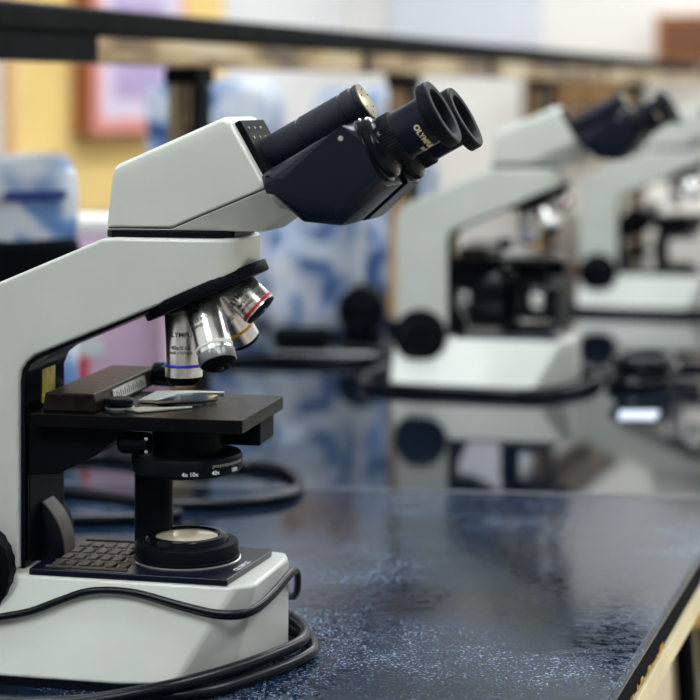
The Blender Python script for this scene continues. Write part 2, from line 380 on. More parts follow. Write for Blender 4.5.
    o4 = objective('objective', (math.sin(R(48)), 0, -math.cos(R(48))), .0117, .068, 1, M['red'], [('OLYMPUS', .0520, .0050), ('4x/0.10', .0565, .0034), ('∞/-/FN22', .0597, .0027)], .0640,
              [(.0114, .0660), (.0110, .0674), (.0075, .0682)], R(-6)); o4['label'] = 'short objective with a red band'
    # head
    def hobj(name, bm, m, parent, **k):
        for v in bm.verts: v.co = HEADROT @ v.co
        return obj(name, bm, m, parent, **k)
    bm = bmesh.new()
    rr = [(-.0440, -.024), (-.0385, -.031), (.028, -.031), (.0375, -.024), (.0375, .024), (.028, .031), (-.0385, .031), (-.0440, .024)]
    prism(bm, rr, .2650, .2698, plane='xy'); obj('head_gasket', bm, M['black'], root, bevel=.001)
    W = .030
    up = [(-.0416, .2710), (-.0369, .3094), (.0340, .3393), (.0376, .3380), (.0617, .2966), (.0011, .2716)]
    bm = bmesh.new(); prism(bm, up, -W, W); bm.edges.ensure_lookup_table()
    tops = [e for e in bm.edges if abs(e.verts[0].co.y - e.verts[1].co.y) < 1e-5 and min(v.co.z for v in e.verts) > .308]
    bmesh.ops.bevel(bm, geom=tops, offset=.0075, segments=2, affect='EDGES', profile=.6)
    head = hobj('prism_housing', bm, M['white'], root, bevel=.0018, seg=3, angle=25)
    lo = [(-.0414, .2696), (-.0410, .2703), (.0012, .2706), (.0618, .2957), (.0702, .2850), (.0760, .2832), (.0570, .2697)]
    bm = bmesh.new(); a, b = prism(bm, lo, -W, W)
    for v in a + b:
        if v.co.x > .05 and v.co.z < .284: v.co.y *= .72
    hobj('housing_underside', bm, M['white'], head, bevel=.0020, seg=3)
    bm = bmesh.new(); prism(bm, [(-.0408, .2700), (.0012, .2704), (.0612, .2956), (.0600, .2966), (.0010, .2716), (-.0405, .2712)], -W + .0012, W - .0012); hobj('seam', bm, M['groove'], head)
    # front plate on the sloping face
    bm = bmesh.new(); prism(bm, [(.0390, .3352), (.0428, .3372), (.0625, .3035), (.0588, .3010)], -.0225, .0225); fp = hobj('front_plate', bm, M['black'], root, bevel=.0008)
    bm = bmesh.new()
    for t in (.15, .32):
        for y in (-.015, -.004, .007):
            p = V((.0428 + .0197 * t, y, .3372 - .0337 * t)); lathe(bm, [(.0009, 0), (.0009, .0006), (0, .0008)], p, (.863, 0, .505), 10)
    hobj('screw', bm, M['brass'], fp)
    u = V((HD, 0, HS)); w = V((-HS, 0, HD)); E = V((.1715, 0, .3429))
    bm = bmesh.new(); prism(bm, [(.0560, .3020), (.0600, .3070), (.1130, .3320), (.1200, .3200), (.1080, .2860), (.0860, .2840), (.0660, .2960)], -.012, .012); binoc = hobj('binocular_body', bm, M['binoc'], root, bevel=.003, seg=3)
    blk = [(.0630, .3040), (.0665, .3075), (.1150, .3345), (.1205, .3368), (.1405, .2992), (.1157, .2769), (.1126, .2755), (.0890, .2774), (.0677, .2990)]
    for sg in (-1, 1):
        y0, y1 = sorted((sg * .0075, sg * .0515))
        bm = bmesh.new(); prism(bm, blk, y0, y1); bm.edges.ensure_lookup_table()
        def outer(e):
            a_, b_ = e.verts
            return abs(a_.co.y - sg * .0515) < 1e-5 and abs(b_.co.y - sg * .0515) < 1e-5 and min(a_.co.x, b_.co.x) < .1195
        bmesh.ops.bevel(bm, geom=[e for e in bm.edges if outer(e)], offset=.0115, segments=4, affect='EDGES', profile=.5)
        body = hobj('prism_barrel', bm, M['binoc'], root, bevel=.0016, seg=3, angle=20)
        c = E + V((0, sg * .030, -.0035 if sg > 0 else 0))
        bm = bmesh.new(); lathe(bm, [(.0200, -.056), (.0209, -.0545), (.0209, -.0468), (.0200, -.0462), (.0194, -.0460), (.0194, -.0452), (.0199, -.0449), (.0197, -.0425), (.0185, -.0412), (.0166, -.0405), (.0158, -.0395), (.0155, -.0360)], c, u, 64); hobj('collar', bm, M['blackgloss'], body)
        bm = bmesh.new(); lathe(bm, [(.0146, -.0378), (.0161, -.0372), (.0161, -.0302), (.0152, -.0292), (.0145, -.0290)], c, u, 100, knurl=(1, 2, .0007)); hobj('diopter_ring', bm, M['rubber'], body)
        bm = bmesh.new(); lathe(bm, [(.0143, -.0300), (.0146, -.0290), (.0146, -.0080), (.0140, -.0075)], c, u, 64); ep = hobj('eyepiece', bm, M['binoc'], root)
        bm = bmesh.new(); lathe(bm, [(.0146, -.0098), (.0165, -.0092), (.0196, -.0080), (.0207, -.0072), (.0207, -.0012), (.0199, -.0002), (.0165, -.0000), (.0150, -.0005), (.0142, -.0030), (.0140, -.0062), (.0105, -.0066), (.0102, -.0060)], c, u, 72); hobj('eyecup', bm, M['rubber'], ep)
        bm = bmesh.new(); lathe(bm, [(.0125, -.0060), (.0110, -.0050), (.006, -.0040), (0, -.0036)], c, u, 40); hobj('eye_lens', bm, M['lens'], ep)
        if sg < 0:
            bmt = text_bm('OLYMPUS', .0046, .03); a_, e1_, e2_ = frame(u, (0, -1, 0))
            for v in bmt.verts:
                t = v.co.x / .0146 + R(41)
                v.co = HEADROT @ (c + u * (v.co.y - .0160) + (e1_ * math.cos(t) + e2_ * math.sin(t)) * .01478)
            obj('lettering', bmt, M['gold'], ep, smooth=False)
            bmt = text_bm('10x / 20', .0030, .03)
            for v in bmt.verts:
                t = v.co.x / .0146 + R(78)
                v.co = HEADROT @ (c + u * (v.co.y - .0205) + (e1_ * math.cos(t) + e2_ * math.sin(t)) * .01478)
            obj('lettering', bmt, M['gold'], ep, smooth=False)
    hc = V((.1160, 0, .3485))
    bm = bmesh.new(); lathe(bm, [(.0112, -.080), (.0119, -.078), (.0119, -.0440), (.0113, -.0436), (.0113, -.0424), (.0121, -.0420), (.0121, -.0140), (.0114, -.0136), (.0114, -.0122), (.0124, -.0118), (.0124, -.0055), (.0117, -.0050), (.0117, -.0035), (.0122, -.0030), (.0122, -.0004)], hc, u, 64); hg = hobj('hinge_barrel', bm, M['leather'], root)
    bm = bmesh.new(); lathe(bm, [(.0121, -.0006), (.0121, .0004), (.0112, .0008), (0, .0009)], hc, u, 48); o = hobj('hinge_cap', bm, M['brass'], hg); o['label'] = 'olive brass end cap'
    bm = bmesh.new()
    for t in range(0, 360, 60): lathe(bm, [(.0007, .0008), (.0007, .0011), (0, .0012)], hc + (w * math.cos(R(t)) + V((0, 1, 0)) * math.sin(R(t))) * .0078, u, 8)
    hobj('screw', bm, M['blackprint'], hg)
    bm = bmesh.new(); p = V((.1150, -.0516, .3270)); lathe(bm, [(.0016, 0), (.0016, .0005), (.0011, .0006)], p, (0, -1, 0), 16); hobj('screw', bm, M['chrome'], binoc)
    return root

def copy_tree(o, parent=None):
    c = o.copy(); C.objects.link(c); c.parent = parent
    for ch in list(o.children): copy_tree(ch, c)
    return c

proto = make_microscope()
SC = [((-.1017, 1.185), 12, 'pale grey microscope in sharp focus at the left, cord wound round its base'),
      ((.2196, 2.320), 12, 'middle microscope, blurred, with its round black focus knob facing the viewer'),
      ((.5425, 3.150), 12, 'farthest microscope, cut off by the right border behind the middle one')]
scopes = []
for i, ((x, y), ph, lab) in enumerate(SC):
    o = proto if i == 0 else copy_tree(proto)
    o.location = (x, y, T); o.rotation_euler = (0, 0, R(-ph)); scopes.append((o, x, y, ph))
    tag(o, lab, 'microscope', 'microscopes in a row on the black worktop')

# ------------------------------------------------------------------ cords
def scope_pt(i, p):
    _, x, y, ph = scopes[i]; c, s = math.cos(R(ph)), math.sin(R(ph))
    return V((x + p[0] * c + p[1] * s, y - p[0] * s + p[1] * c, T + p[2]))
def cord(label, runs, r, cat='cord', group=None, name='cable', m=None):
    o = None
    bm = bmesh.new()
    for pts, closed in runs: tube(bm, spline(pts, 9, closed), r, 12, closed)
    o = obj(name, bm, m or M['cord'], None, angle=80); return tag(o, label, cat, group)

wrapA = [(-.1109, -.0639, .0343), (-.0988, -.0622, .0376), (-.0804, -.0601, .0417), (-.0626, -.0568, .0484), (-.0476, -.0543, .0534), (-.0322, -.0534, .0552),
         (-.0131, -.0540, .0540), (.0126, -.0566, .0489), (.0347, -.0580, .0453), (.0499, -.0565, .0455), (.0570, -.0430, .0465), (.0615, -.0200, .0500), (.0645, .0050, .0545), (.0650, .0200, .0540), (.0640, .0300, .0460), (.0600, .0420, .0340), (.050, .064, .026), (.02, .079, .026), (-.08, .080, .026), (-.20, .085, .0065)]
pre = [(-.20, -.085, .004), (-.16, -.079, .016), (-.135, -.069, .028)]
A1 = [scope_pt(0, p) for p in pre + wrapA]
A2 = [scope_pt(0, V(p) + V((0, -.0022 * k, .0034 * k - (.0016 if k else 0)))) for p, k in zip(pre + wrapA, [1, 1, 1, .9, .6, .5, .5, .6, .6, .75, 1., 1.1, 1.1, 1., .9, .9, .8, .6, .6, .6, .6, .6, .6])]
cord('thin black twin cord looped across the flank of the sharp microscope base', [(A1, False), (A2, False)], .00215)
B1 = [scope_pt(0, p) for p in [(-.20, -.175, .0042), (-.12, -.140, .0042), (-.070, -.119, .0042), (-.0241, -.100, .0042), (.0288, -.0745, .0042), (.0560, -.0350, .0042), (.0735, .008, .0042), (.0735, .032, .0042), (.060, .060, .0042), (.02, .090, .0042), (-.10, .118, .0042)]]
B2 = [scope_pt(0, p) for p in [(-.20, -.190, .0045), (-.10, -.152, .0055), (-.030, -.118, .008), (.010, -.0935, .0110), (.034, -.0660, .0118), (.052, -.034, .0118), (.067, .002, .012), (.0695, .024, .012), (.063, .046, .012), (.048, .068, .012), (.02, .090, .0125), (-.10, .116, .0125)]]
cord('thick black cord lying in two strands round the foot of the sharp microscope', [(B1, False), (B2, False)], .0038)
K1 = [scope_pt(0, p) for p in [(-.36, .455, .0047), (-.2465, .4438, .0047), (-.1744, .4209, .0047), (-.1369, .4093, .0047), (-.0815, .4324, .0047), (-.0507, .4682, .0047), (-.0532, .5200, .0047), (-.0762, .5716, .0047), (-.1108, .5936, .0047), (-.1506, .5894, .0047), (-.2179, .5961, .0047), (-.2714, .6055, .0047), (-.330, .575, .0047)]]
K2 = [scope_pt(0, p) for p in [(-.33, .345, .0047), (-.2258, .3308, .0047), (-.2015, .3398, .0047), (-.1521, .3541, .0047), (-.120, .378, .0047)]]
K3 = [scope_pt(0, p) for p in [(-.36, .69, .005), (-.30, .655, .005), (-.25, .66, .005), (-.235, .70, .005), (-.27, .735, .005), (-.33, .73, .005)]]
cord('black cord coiled on the worktop behind the sharp microscope', [(K1, False), (K2, False), (K3, False)], .0046)
def foot_loop(i, r, label, k=1.):
    pts = [(-.200, -.03, r), (-.185, -.075, r), (-.14, -.092, r), (-.06, -.100, r), (.00, -.104, r), (.035, -.090, r), (.066, -.050, r), (.080, .01, r), (.074, .06, r), (.03, .095, r), (-.06, .10, r), (-.16, .095, r), (-.195, .04, r)]
    r += .0003; pts = [(p[0], p[1], r) for p in pts]; lo = [scope_pt(i, p) for p in pts]
    
    ex = [scope_pt(i, p) for p in [(.080, .078, r), (.088, .115, r), (.15, .165, r), (.22, .17, r), (.28, .12, r), (.29, .04, r), (.24, -.02, r), (.30, -.07, r), (.42, -.03, r)]]
    cord(label, [(lo, True), (ex, False)], r - .0003, group=None)
foot_loop(1, .0058, 'black cord wound round the foot of the middle blurred microscope')
foot_loop(2, .0062, 'black cord wound round the foot of the farthest microscope at the right')
L_ = [scope_pt(1, p) for p in [(.098, .005, .0072), (.130, -.020, .0072), (.160, .015, .0072), (.158, .065, .0072), (.130, .085, .0072), (.104, .055, .0072)]]
L2 = [V((p.x, p.y, p.z + .013)) + V((.012, .008, 0)) for p in L_]
L3 = [V((p.x, p.y, p.z + .026)) + V((.004, -.006, 0)) for p in L_]
cord('heaped black cord coil standing between the two blurred microscopes', [(L_, True), (L2, True), (L3, True)], .0064, 'cord', name='cable_coil')

# ------------------------------------------------------------------ bench
TH = R(18.5); bu = V((math.sin(TH), math.cos(TH), 0)); bl = V((-math.cos(TH), math.sin(TH), 0))
F0 = V((.154, 1.11, 0)); BW = 1.35
def bp(t, b=0., z=0.): return F0 + bu * t + bl * b + V((0, 0, z))
def seam(b):            # where the joint crosses the line at depth b from the front edge
    p0 = V((-.072, 1.712)); d = V((.379, -.043))
    q = F0 + bl * b
    # q + t*bu on the joint
    nx, ny = d.y, -d.x
    t = (nx * (p0.x - q.x) + ny * (p0.y - q.y)) / (nx * bu.x + ny * bu.y); return t
TT = .0225
M['topedge'] = mat('worn_black_worktop_edge', (.005, .007, .012), .8, var=.8, vscale=150, spec=.03, bump=.3, bscale=200)
def slab(name, ts, te, m, label):
    poly = [bp(ts[0], 0), bp(te[0], 0), bp(te[1], BW), bp(ts[1], BW)]
    bm = bmesh.new(); prism(bm, [(p.x, p.y) for p in poly], T - TT, T, plane='xy')
    for f in bm.faces:
        f.normal_update()
        if abs(f.normal.z) < .5: f.material_index = 1
    o = obj(name, bm, [m, M['topedge']], None, bevel=.004, seg=3); o.modifiers[0].material = 0
    return tag(o, label, 'worktop')
nearT = slab('worktop', (-.95, -.95), (seam(0) - .0012, seam(BW) - .0012), M['top_near'], 'dusty scuffed black worktop slab nearest the viewer, under the sharp microscope')
farT = slab('worktop', (seam(0) + .0012, seam(BW) + .0012), (4.7, 4.7), M['top_far'], 'polished mirror-like black worktop slab under the two blurred microscopes')
a0, a1 = bp(seam(0), .002), bp(seam(BW), BW - .002)
bm = bmesh.new(); d = (a1 - a0).normalized(); n = V((-d.y, d.x, 0)) * .0010
prism(bm, [(q.x, q.y) for q in (a0 + n, a1 + n, a1 - n, a0 - n)], T - .006, T + .0005, plane='xy')
obj('lit_edge_strip', bm, mat('pale_lit_edge', (.20, .20, .22), .4, var=.4, vscale=60), farT)  # pale strip painted for the light caught on the far slab's edge chamfer
# cream lipping and chipped ochre paint under the worktop edge
def strip(t0, t1, b0, b1, z0, z1):
    bm = bmesh.new(); poly = [bp(t0, b0), bp(t1, b0), bp(t1, b1), bp(t0, b1)]
    prism(bm, [(p.x, p.y) for p in poly], z0, z1, plane='xy'); return bm
M['lip'] = mat('cream_painted_wood', (.72, .64, .42), .5, var=.1, vscale=20)
lip = tag(obj('edge_lipping', strip(-.95, 4.7, -.0015, .030, T - .0390, T - TT - .0002), M['lip'], None, bevel=.001), 'cream wooden strip running along under the worktop front edge', 'trim')
bm = bmesh.new(); random.seed(9)
for i in range(70):
    t = -.05 + random.random() * .24; h = .001 + random.random() * .0035; wd = .0015 + random.random() * .005
    poly = [bp(t, -.0004), bp(t + wd, -.0004), bp(t + wd * 1.1, .0005), bp(t, .0005)]
    z0 = T - TT + .0016 + random.random() * .0012
    prism(bm, [(p.x, p.y) for p in poly], z0, z0 + h, plane='xy')
ch = obj('chipped_paint', bm, mat('ochre_chipped_paint', (.62, .38, .06), .6), nearT, smooth=False); ch['label'] = 'ochre paint flakes on the front edge'; ch['kind'] = 'stuff'
M['carcass'] = mat('cream_laminate', (.66, .57, .42), .5, var=.08, vscale=9)
M['ply'] = ramp_mat('orange_brown_wood', [(.3, (.28, .13, .04)), (.6, (.50, .26, .08)), (.8, (.60, .34, .12))], 6, .45, stretch=(1, 1, .15))
M['handle'] = mat('steel_handle', (.5, .5, .5), .3, metal=1.)
def cabinet(t0, t1, label, doors):
    c = bp((t0 + t1) / 2, .05 + .58, 0); r = empty('bench_cabinet', c, -TH)   # local x = towards the front, y = along the bench
    hl = (t1 - t0) / 2; fx = .58
    bm = bmesh.new(); box(bm, (-.58, -hl, .0), (fx - .02, hl, T - .0394)); obj('carcass', bm, M['carcass'], r, bevel=.002)
    n = doors; w = 2 * hl / n
    for k in range(n):
        y0 = -hl + k * w + .003; y1 = -hl + (k + 1) * w - .003
        bm = bmesh.new(); box(bm, (fx - .0198, y0, .09), (fx, y1, T - .20)); dr = obj('door', bm, M['carcass'], r, bevel=.002)
        bm = bmesh.new(); box(bm, (fx, y1 - .04, .45), (fx + .02, y1 - .03, .57)); obj('handle', bm, M['handle'], dr, bevel=.002)
        bm = bmesh.new(); box(bm, (fx - .0198, y0, T - .195), (fx, y1, T - .045)); dw = obj('drawer', bm, M['carcass'], r, bevel=.002)
        bm = bmesh.new(); box(bm, (fx, (y0 + y1) / 2 - .05, T - .125), (fx + .02, (y0 + y1) / 2 + .05, T - .115)); obj('handle', bm, M['handle'], dw, bevel=.002)
    return tag(r, label, 'cabinet', 'cabinets under the bench')
cabinet(-.93, .54, 'cream bench cabinet under the near worktop, seen below its front edge', 2)
cabinet(1.25, 4.65, 'cream bench cabinet under the far polished worktop beyond the knee gap', 5)
bm = strip(.541, 1.249, .60, .62, 0.001, T - .04); tag(obj('knee_panel', bm, M['black'], None), 'dark panel closing the back of the knee gap under the bench', 'panel')
# stool tucked in the knee gap
sp = bp(.86, .16, 0); stl = empty('lab_stool', sp)
bm = bmesh.new(); lathe(bm, [(.150, .688), (.165, .694), (.168, .705), (.165, .714), (.150, .718), (0, .716)], seg=48); o = obj('seat', bm, mat('ochre_wood', (.62, .33, .04), .4, var=.2, vscale=14), stl)
for k in range(4):
    t = R(45 + 90 * k); e = V((math.cos(t), math.sin(t), 0)); bm = bmesh.new(); tube(bm, [e * .115 + V((0, 0, .688)), e * .19 + V((0, 0, .012))], .012, 14); obj('leg', bm, M['black'], stl)
    bm = bmesh.new(); lathe(bm, [(.015, 0), (.016, .004), (.016, .02), (.013, .024)], e * .19, seg=16)
    obj('foot_cap', bm, M['rubber'], stl)
bm = bmesh.new(); tube(bm, spline([V((math.cos(R(a)) * .163, math.sin(R(a)) * .163, .25)) for a in range(0, 360, 30)], 4, True), .009, 12, True); obj('foot_ring', bm, M['black'], stl)
tag(stl, 'lab stool with ochre wooden seat tucked below the bench edge at lower right', 'stool')

# ------------------------------------------------------------------ reagent shelf above the bench
SH = R(21); su = V((math.sin(SH), math.cos(SH), 0)); sl_ = V((-math.cos(SH), math.sin(SH), 0)); P1 = V((-.1835, 2.18, T))
shelf = empty('reagent_shelf', P1, -SH)      # local y runs along the shelf, -x away from the viewer
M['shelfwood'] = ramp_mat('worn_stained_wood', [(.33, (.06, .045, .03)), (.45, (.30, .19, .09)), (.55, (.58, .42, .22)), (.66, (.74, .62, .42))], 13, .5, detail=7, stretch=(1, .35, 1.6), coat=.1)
M['rail'] = mat('black_painted_rail', (.006, .007, .008), .7, var=.5, vscale=30, spec=.08)
M['post'] = ramp_mat('varnished_post_highlight', [(.35, (.12, .075, .03)), (.5, (.42, .27, .11)), (.65, (.80, .56, .26))], 22, .28, coat=.5, stretch=(1, 1, .12))
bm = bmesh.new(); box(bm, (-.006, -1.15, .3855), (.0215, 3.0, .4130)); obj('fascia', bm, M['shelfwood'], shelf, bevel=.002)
bm = bmesh.new(); box(bm, (-.010, -1.15, .4132), (.0235, 3.0, .4425)); obj('rail', bm, M['rail'], shelf, bevel=.006, seg=3)
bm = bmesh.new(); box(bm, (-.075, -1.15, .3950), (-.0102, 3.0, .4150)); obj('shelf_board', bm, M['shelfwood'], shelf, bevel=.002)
bm = bmesh.new(); box(bm, (.0216, -.58, .3860), (.0226, -.26, .4128)); o = obj('dark_plate', bm, M['rail'], shelf); o['label'] = 'dark painted length of the fascia'
for s in (.52, 1.12, 1.95):
    bm = bmesh.new(); box(bm, (.0216, s - .012, .3845), (.0236, s + .012, .4128)); obj('bracket', bm, M['rail'], shelf, bevel=.0005)
for s in (-.78, 0., .74, 1.535, 2.35):
    bm = bmesh.new(); box(bm, (-.019, s - .019, .0062), (.019, s + .019, .3658)); po = obj('post', bm, M['rail'], shelf, bevel=.004, seg=3)
    bm = bmesh.new(); box(bm, (-.034, s - .034, .0006), (.034, s + .034, .0062)); obj('foot_plate', bm, M['rail'], po, bevel=.001)
    bm = bmesh.new(); box(bm, (-.023, s - .023, .366), (.0212, s + .023, .3855)); obj('post_head', bm, M['rail'], po, bevel=.003)
    bm = bmesh.new(); box(bm, (-.0180, s - .0215, .02), (.0010, s - .0191, .366)); o = obj('lit_strip', bm, M['post'], po, bevel=.0008)  # lit golden middle of the varnished post, painted as a strip
    bm = bmesh.new(); box(bm, (.0050, s - .0210, .02), (.0115, s - .0191, .366)); obj('highlight_strip', bm, M['shelfwood'], po, bevel=.0006)  # narrow highlight on the post, painted as a pale strip
tag(shelf, 'worn wooden reagent shelf with black top rail and brown posts running behind the microscopes', 'shelf')

# ------------------------------------------------------------------ wrapped things and boxes at the back of the bench
M['printplastic'] = ramp_mat('blue_print_on_white_plastic', [(.0, (.76, .80, .86)), (.50, (.70, .76, .85)), (.55, (.16, .32, .62)), (.64, (.04, .12, .36)), (.70, (.60, .68, .80))], 11, .3, detail=2.2, distort=.7, coat=.4)
M['printplastic2'] = ramp_mat('pale_plastic_blue_blotches', [(.34, (.60, .64, .70)), (.50, (.44, .52, .64)), (.57, (.12, .24, .50)), (.66, (.02, .06, .18))], 13, .3, detail=2., distort=1.1, coat=.4)
M['whiteplastic'] = mat('translucent_white_plastic', (.66, .70, .76), .35, coat=.3, var=.1, vscale=12)
M['darkblueprint'] = mat('dark_blue_print', (.015, .05, .26), .4)
def bag(name, loc, rz, size, m, seed, taper=.9, wr=.008, cuts=14, top=1.):
    r = empty(name, loc, rz); bm = bmesh.new(); bmesh.ops.create_cube(bm, size=1)
    bmesh.ops.subdivide_edges(bm, edges=bm.edges[:], cuts=cuts, use_grid_fill=True)
    for v in bm.verts:
        p = v.co.copy(); q = V((p.x * 2, p.y * 2, p.z * 2)); k = 1 / (abs(q.x) ** 14 + abs(q.y) ** 14 + abs(q.z) ** 14) ** (1 / 14)
        q *= k * .5; f = 1 - (1 - taper) * (q.z + .5)
        z = (q.z + .5)
        c = V((q.x * size[0] * f, q.y * size[1] * f, z * size[2]))
        nz = noise.noise_vector(c * 14 + V((seed, 0, 0))) * wr + noise.noise_vector(c * 42 + V((0, seed, 0))) * wr * .35
        c += V((nz.x, nz.y, nz.z * .6 if z > .1 else 0)); c.z = max(c.z, .0)
        v.co = c
    o = obj('bag', bm, m, r, angle=180); return r
b1 = bag('wrapped_package', (-.370, 1.960, T), R(10), (.175, .16, .292), M['printplastic'], 3, .99, .0045)
bm = bmesh.new(); prism(bm, [(.012, .2480), (.074, .2500), (.075, .2590), (.014, .258)], -.0855, -.081)
o = obj('printed_stripe', bm, M['darkblueprint'], b1, bevel=.001); o['label'] = 'dark blue band of print'
bm = bmesh.new(); box(bm, (-.0895, -.0855, .150), (.0895, .083, .212)); o = obj('dark_sleeve', bm, M['black'], b1, bevel=.012, seg=3); o['label'] = 'dark wrap'
tag(b1, 'blue and white plastic wrapped package with a dark band at the left border', 'package')
b2 = bag('wrapped_package', (-.212, 3.02, T), -R(10), (.205, .15, .376), M['printplastic2'], 11, .95, .010)
tag(b2, 'tall white plastic wrapped package with blue print behind the left shelf post', 'package')
b3 = bag('wrapped_package', (-.048, 2.86, T), -R(4), (.140, .13, .232), M['printplastic2'], 27, .93, .012)
tag(b3, 'low white plastic package with blue blotches seen beneath the sharp black binocular head', 'package')
b4 = bag('wrapped_package', (.045, 3.30, T), -R(18), (.20, .16, .365), M['printplastic2'], 41, .95, .010)
tag(b4, 'pale blue and white package at the back, showing just left of the middle microscope', 'package')
ct = empty('cardboard_carton', (-.046, 2.86, T + .2385), -R(6))
bm = bmesh.new(); box(bm, (-.055, -.05, 0), (.055, .05, .066)); obj('carton_body', bm, mat('orange_brown_card', (.48, .26, .11), .7, var=.12, vscale=20), ct, bevel=.002)
bm = bmesh.new(); box(bm, (-.020, -.0506, 0.03), (.020, .0506, .0665)); obj('packing_tape', bm, mat('tan_tape', (.55, .40, .22), .3), ct)
tag(ct, 'brown cardboard carton lying on the low white and blue package', 'box')
# lavender carton seen under the arm
pk = empty('storage_carton', (-.288, 2.34, T), -R(10))
bm = bmesh.new(); box(bm, (-.078, -.06, 0), (.074, .06, .186)); obj('carton_body', bm, mat('lavender_pink_card', (.78, .54, .72), .5, var=.06, vscale=10), pk, bevel=.003)
bm = bmesh.new(); box(bm, (-.080, -.062, .1862), (.076, .062, .205)); obj('lid', bm, mat('white_card', (.75, .74, .74), .5), pk, bevel=.003)
bm = bmesh.new(); box(bm, (-.028, -.0612, 0.002), (-.016, -.0600, .150)); o = obj('red_stripe', bm, M['red'], pk)
bm = bmesh.new(); box(bm, (-.034, -.0622, .040), (.004, -.0613, .062)); o = obj('white_label', bm, M['whiteprint'], pk)
bm = bmesh.new(); box(bm, (-.0775, -.0612, .002), (-.036, -.0600, .10)); o = obj('green_panel', bm, mat('pale_green_print', (.42, .45, .33), .5), pk)
tag(pk, 'lavender pink carton with red and white label seen under the microscope arm', 'box')
cs = empty('instrument_case', (.228, 2.70, T), -R(14))
bm = bmesh.new(); box(bm, (-.085, -.07, .003), (.078, .07, .070)); obj('case_body', bm, M['rubber'], cs, bevel=.006, seg=3)
bm = bmesh.new(); box(bm, (-.086, -.071, .0705), (.079, .071, .100)); obj('lid', bm, M['rubber'], cs, bevel=.008, seg=3)
bm = bmesh.new(); tube(bm, spline([V((-.03, -.0715, .060)), V((-.028, -.088, .058)), V((.024, -.088, .058)), V((.026, -.0715, .060))], 6), .004, 10); obj('handle', bm, M['blackgloss'], cs)
for x in (-.055, .048):
    bm = bmesh.new(); box(bm, (x - .008, -.0735, .060), (x + .008, -.0700, .080)); obj('latch', bm, M['chrome'], cs, bevel=.001)
for x in (-.07, .063):
    for y in (-.055, .055):
        bm = bmesh.new(); lathe(bm, [(.006, 0), (.006, .004)], (x, y, 0), seg=12); obj('foot', bm, M['black'], cs)
tag(cs, 'low black instrument case standing behind the middle microscope', 'case')
# dark things below the packages
ad = empty('power_adapter', (-.066, 2.665, T), -R(12))
bm = bmesh.new(); box(bm, (-.042, -.02, 0), (.040, .02, .030)); obj('adapter_case', bm, M['rubber'], ad, bevel=.010, seg=3)
bm = bmesh.new(); lathe(bm, [(.006, 0), (.004, .02)], (.040, 0, .012), (1, 0, 0), 16); obj('strain_relief', bm, M['rubber'], ad)
tag(ad, 'black rounded power adapter lying before the blue and white packages', 'adapter')
cn = empty('canister', (.018, 2.70, T), -R(6))
bm = bmesh.new(); lathe(bm, [(.030, -.03), (.034, -.028), (.034, .028), (.030, .030)], (0, 0, .052), (0, 1, 0), 40); obj('canister_body', bm, M['rubber'], cn)
bm = bmesh.new(); lathe(bm, [(.026, .0), (.026, .004), (.010, .006), (0, .006)], (0, -.030, .052), (0, -1, 0), 32); obj('end_cap', bm, M['blackgloss'], cn)
bm = bmesh.new(); box(bm, (-.030, -.026, 0), (.030, .026, .020)); obj('cradle', bm, M['rubber'], cn, bevel=.003)
tag(cn, 'round black canister on a cradle left of the middle microscope', 'canister')
cord('black cord running along the worktop from the adapter to the canister', [([V((-.018, 2.655, T + .012)), V((.0, 2.62, T + .006)), V((.045, 2.60, T + .006)), V((.075, 2.64, T + .006)), V((.118, 2.70, T + .006)), V((.128, 2.80, T + .006))], False)], .0055)
cord('black cord lying straight across the polished worktop below the packages', [([V((-.42, 2.46, T + .0068)), V((-.25, 2.52, T + .0068)), V((-.10, 2.51, T + .0068)), V((.03, 2.50, T + .0068)), V((.09, 2.55, T + .0068))], False)], .0066)
bm = bmesh.new(); prism(bm, [(-.110, 2.565), (.030, 2.555), (.034, 2.598), (-.106, 2.606)], T + .0002, T + .0016, plane='xy')
tag(obj('paper_sheet', bm, mat('white_paper', (.74, .75, .77), .7, var=.04), None), 'white paper strip lying in front of the black adapter', 'paper')
bm = bmesh.new(); prism(bm, [(.301, 2.121), (.346, 2.121), (.332, 2.068), (.292, 2.068)], T + .0002, T + .0014, plane='xy')
tag(obj('reflection_slip', bm, mat('bluish_reflection_tone', (.62, .68, .82), .4, var=.03), None), 'painted reflection, small bluish white card on the worktop right of the middle microscope', 'glint')  # flat sheet painted as a bright reflection in the polished worktop

# ------------------------------------------------------------------ the room (aligned with the bench)
O2 = V((0, 0, 0)); bR = -bl
def rp(a, b, z): p = bu * a + bl * b; return V((p.x, p.y, z))
A0, A1, B0, B1, HC = -3.0, 6.7, -3.2, 2.25, 3.0
def quad_struct(name, pts, thick_dir, m, label=None):
    bm = bmesh.new(); t = V(thick_dir) * .12
    vs = [bm.verts.new(p) for p in pts]; ws = [bm.verts.new(p + t) for p in pts]
    bm.faces.new(vs); bm.faces.new(ws[::-1])
    for i in range(4): bm.faces.new((vs[i], ws[i], ws[(i + 1) % 4], vs[(i + 1) % 4]))
    o = obj(name, bm, m, None, smooth=False); o['kind'] = 'structure'; return o
M['wall'] = mat('white_wall_paint', (.78, .765, .73), .8, var=.03, vscale=3)
M['wallwarm'] = mat('grey_white_wall_paint', (.72, .71, .72), .8, var=.03, vscale=3)
M['walldark'] = mat('taupe_wall_paint', (.40, .39, .38), .8, var=.03, vscale=3)
M['floor'] = mat('beige_floor', (.50, .42, .31), .4, var=.1, vscale=6)
M['ceil'] = mat('white_ceiling', (.8, .8, .8), .9)
quad_struct('floor', [rp(A0, B0, 0), rp(A1, B0, 0), rp(A1, B1, 0), rp(A0, B1, 0)], (0, 0, -1), M['floor'])
quad_struct('ceiling', [rp(A0, B0, HC), rp(A1, B0, HC), rp(A1, B1, HC), rp(A0, B1, HC)], (0, 0, 1), M['ceil'])
